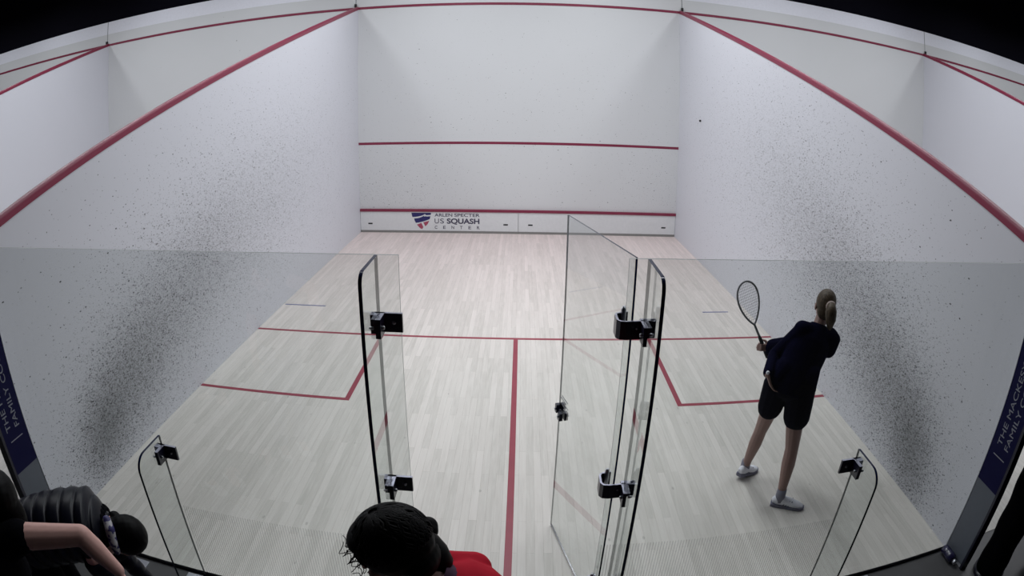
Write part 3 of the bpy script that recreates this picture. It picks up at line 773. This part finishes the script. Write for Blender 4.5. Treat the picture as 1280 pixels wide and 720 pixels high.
blob('trousers', bm, M_blk, pp, .009, 2)
for s in (-1, 1):
    hp = hip + lat*s*.09; shoe(pp, (hp.x-.07, hp.y-.04, -.004), (hp.x+.17, hp.y+.08, -.004))

# ---- person with a bare arm, cut by the left edge of the frame
pa = empty('person', (-1.78, -1.62, 0), 'person in black short sleeved top reaching out a bare arm at the lower left', 'person')
ash = V(-1.60, -1.50, 1.545); ael = V(-1.352, -1.345, 1.532); awr = V(-1.300, -1.290, 1.345)
ahc = V(-1.725, -1.40, 1.600); ach = V(-1.71, -1.56, 1.40); apl = V(-1.80, -1.66, .97)
af = V(-.75, .55, -.25).normalized(); au = V(.1, .2, 1)
bm = B(); P, aax = head(bm, ahc, af, au, .95)
cap(bm, ahc + V(-.02, -.03, -.05), V(-1.72, -1.48, 1.50), .052, .055)
cap(bm, V(-1.72, -1.50, 1.48), ach, .055, .095); cap(bm, ach, apl, .095, .10); cap(bm, ach + V(0, 0, .04), ash, .05, .045)
chain(bm, [ash, lerp(ash, ael, .5), ael, lerp(ael, awr, .35), awr], [.055, .048, .040, .041, .027])
hand(bm, awr, V(.12, .10, -.9), V(.6, -.6, .1), .5, .95, -1)
osh = V(-1.86, -1.54, 1.46); oel = V(-1.92, -1.50, 1.20); owr = V(-1.90, -1.44, .96)
chain(bm, [osh, oel, owr], [.05, .042, .028]); cap(bm, ach + V(0, 0, .04), osh, .045, .045); hand(bm, owr, V(.05, .1, -1), V(.8, .2, 0), .4, .95, 1)
for s in (-1, 1):
    hp = apl + V(s*.07, -s*.05, -.03); kn = hp + V(.05, .06, -.42); an = V(hp.x, hp.y, .09)
    chain(bm, [hp, kn, an], [.085, .058, .038]); cap(bm, an, an + V(.07, .09, -.05), .035, .028)
blob('body', bm, M_skin2, pa, .006, 3); face_parts(P, aax, .95, pa)
bm = B()
loft(bm, [apl - V(0, 0, .04), lerp(apl, ach, .35), lerp(apl, ach, .7), ach + V(0, 0, .0), ach + V(0, .03, .08), V(-1.72, -1.50, 1.52)], [(.15, .125), (.15, .12), (.165, .125), (.17, .125), (.13, .10), (.065, .065)], 24, up=(.6, .75, .1))
chain(bm, [ach + V(.03, 0, .10), lerp(ash, ael, .12)], [.075, .066]); chain(bm, [osh, lerp(osh, oel, .55)], [.07, .064])
blob('black_top', bm, M_blk, pa, .007, 3)
bm = B(); ell(bm, ahc - af*.022 + V(0, 0, .026), (.088, .10, .10), aax); ell(bm, ahc - af*.06 - V(0, 0, .07), (.088, .055, .12), aax)
blob('hair', bm, M_dhair, pa, .006, 2)
bm = B(); cap(bm, apl + V(.04, -.03, 0), apl - V(.04, -.03, 0), .13, .13)
for s in (-1, 1):
    hp = apl + V(s*.07, -s*.05, -.03); kn = hp + V(.05, .06, -.42); an = V(hp.x, hp.y, .12); chain(bm, [hp, kn, an], [.105, .08, .062])
blob('jeans', bm, M_jean, pa, .009, 2)
for s in (-1, 1):
    hp = apl + V(s*.07, -s*.05, 0); shoe(pa, (hp.x-.05, hp.y-.06, -.004), (hp.x+.11, hp.y+.15, -.004))

# ================================================================ THINGS OUTSIDE THE COURT
# glossy bottle lying at the foot of the right wing wall
bt_ = empty('water_bottle', (3.13, -.12, -.004), 'dark glossy bottle lying at the foot of the right wing wall', 'bottle')
bm = B(); a, b = V(3.150, -.03, .036), V(3.150, -.23, .036); d = (b-a)
loft(bm, [a, a+d*.02, a+d*.3, a+d*.34, a+d*.40, a+d*.72, a+d*.80], [.026, .036, .039, .035, .039, .039, .022], 20); build('flask', bm, mat('dark_glossy_plastic', (.02, .018, .06), .12, spec=.8), bt_, True)
bm = B(); loft(bm, [a+d*.80, a+d*.96, a+d*1.0], [.021, .021, .016], 16); build('cap', bm, M_steel, bt_, True)
# black padded post beyond the wing wall
po = empty('padded_post', (3.44, -.41, -.004), 'black padded post standing outside beyond the right wing wall', 'post')
bm = B(); loft(bm, [(3.44, -.41, -.004), (3.44, -.41, .03)], .15, 28); build('base_plate', bm, M_black, po, True)
bm = B(); zs = [.03 + i*.04 for i in range(50)]
loft(bm, [(3.44, -.41, z) for z in zs], [.135 + .006*math.sin(i*.8) for i in range(50)], 24); build('padding', bm, M_blk, po, True)
# blue sports bag behind the post
bg = empty('sports_bag', (3.95, -.62, -.004), 'dull blue soft bag on the floor behind the padded post', 'bag')
bm = B(); ell(bm, V(3.95, -.62, .15), (.26, .17, .15)); ell(bm, V(3.95, -.62, .13), (.24, .16, .13))
blob('bag_body', bm, mat('blue_nylon', (.05, .08, .20), .6), bg, .012, 2)
bm = B(); loft(bm, [V(3.95 + .12*math.cos(t), -.62, .26 + .10*math.sin(t)) for t in [math.pi*k/10 for k in range(11)]], .01, 8); build('strap', bm, M_black, bg, True)
# pale bag the bending person reaches into
bg = empty('sports_bag', (-1.83, -.56, -.004), 'pale grey racket bag on the floor below the bending person', 'bag')
bm = B(); cap(bm, V(-1.98, -.62, .10), V(-1.70, -.50, .10), .10, .085); blob('bag_body', bm, mat('pale_grey_nylon', (.28, .28, .34), .6), bg, .010, 2)
bm = B(); loft(bm, [V(-1.92, -.595, .19), V(-1.88, -.58, .24), V(-1.80, -.545, .24), V(-1.76, -.53, .185)], .009, 8); build('strap', bm, M_purple, bg, True)
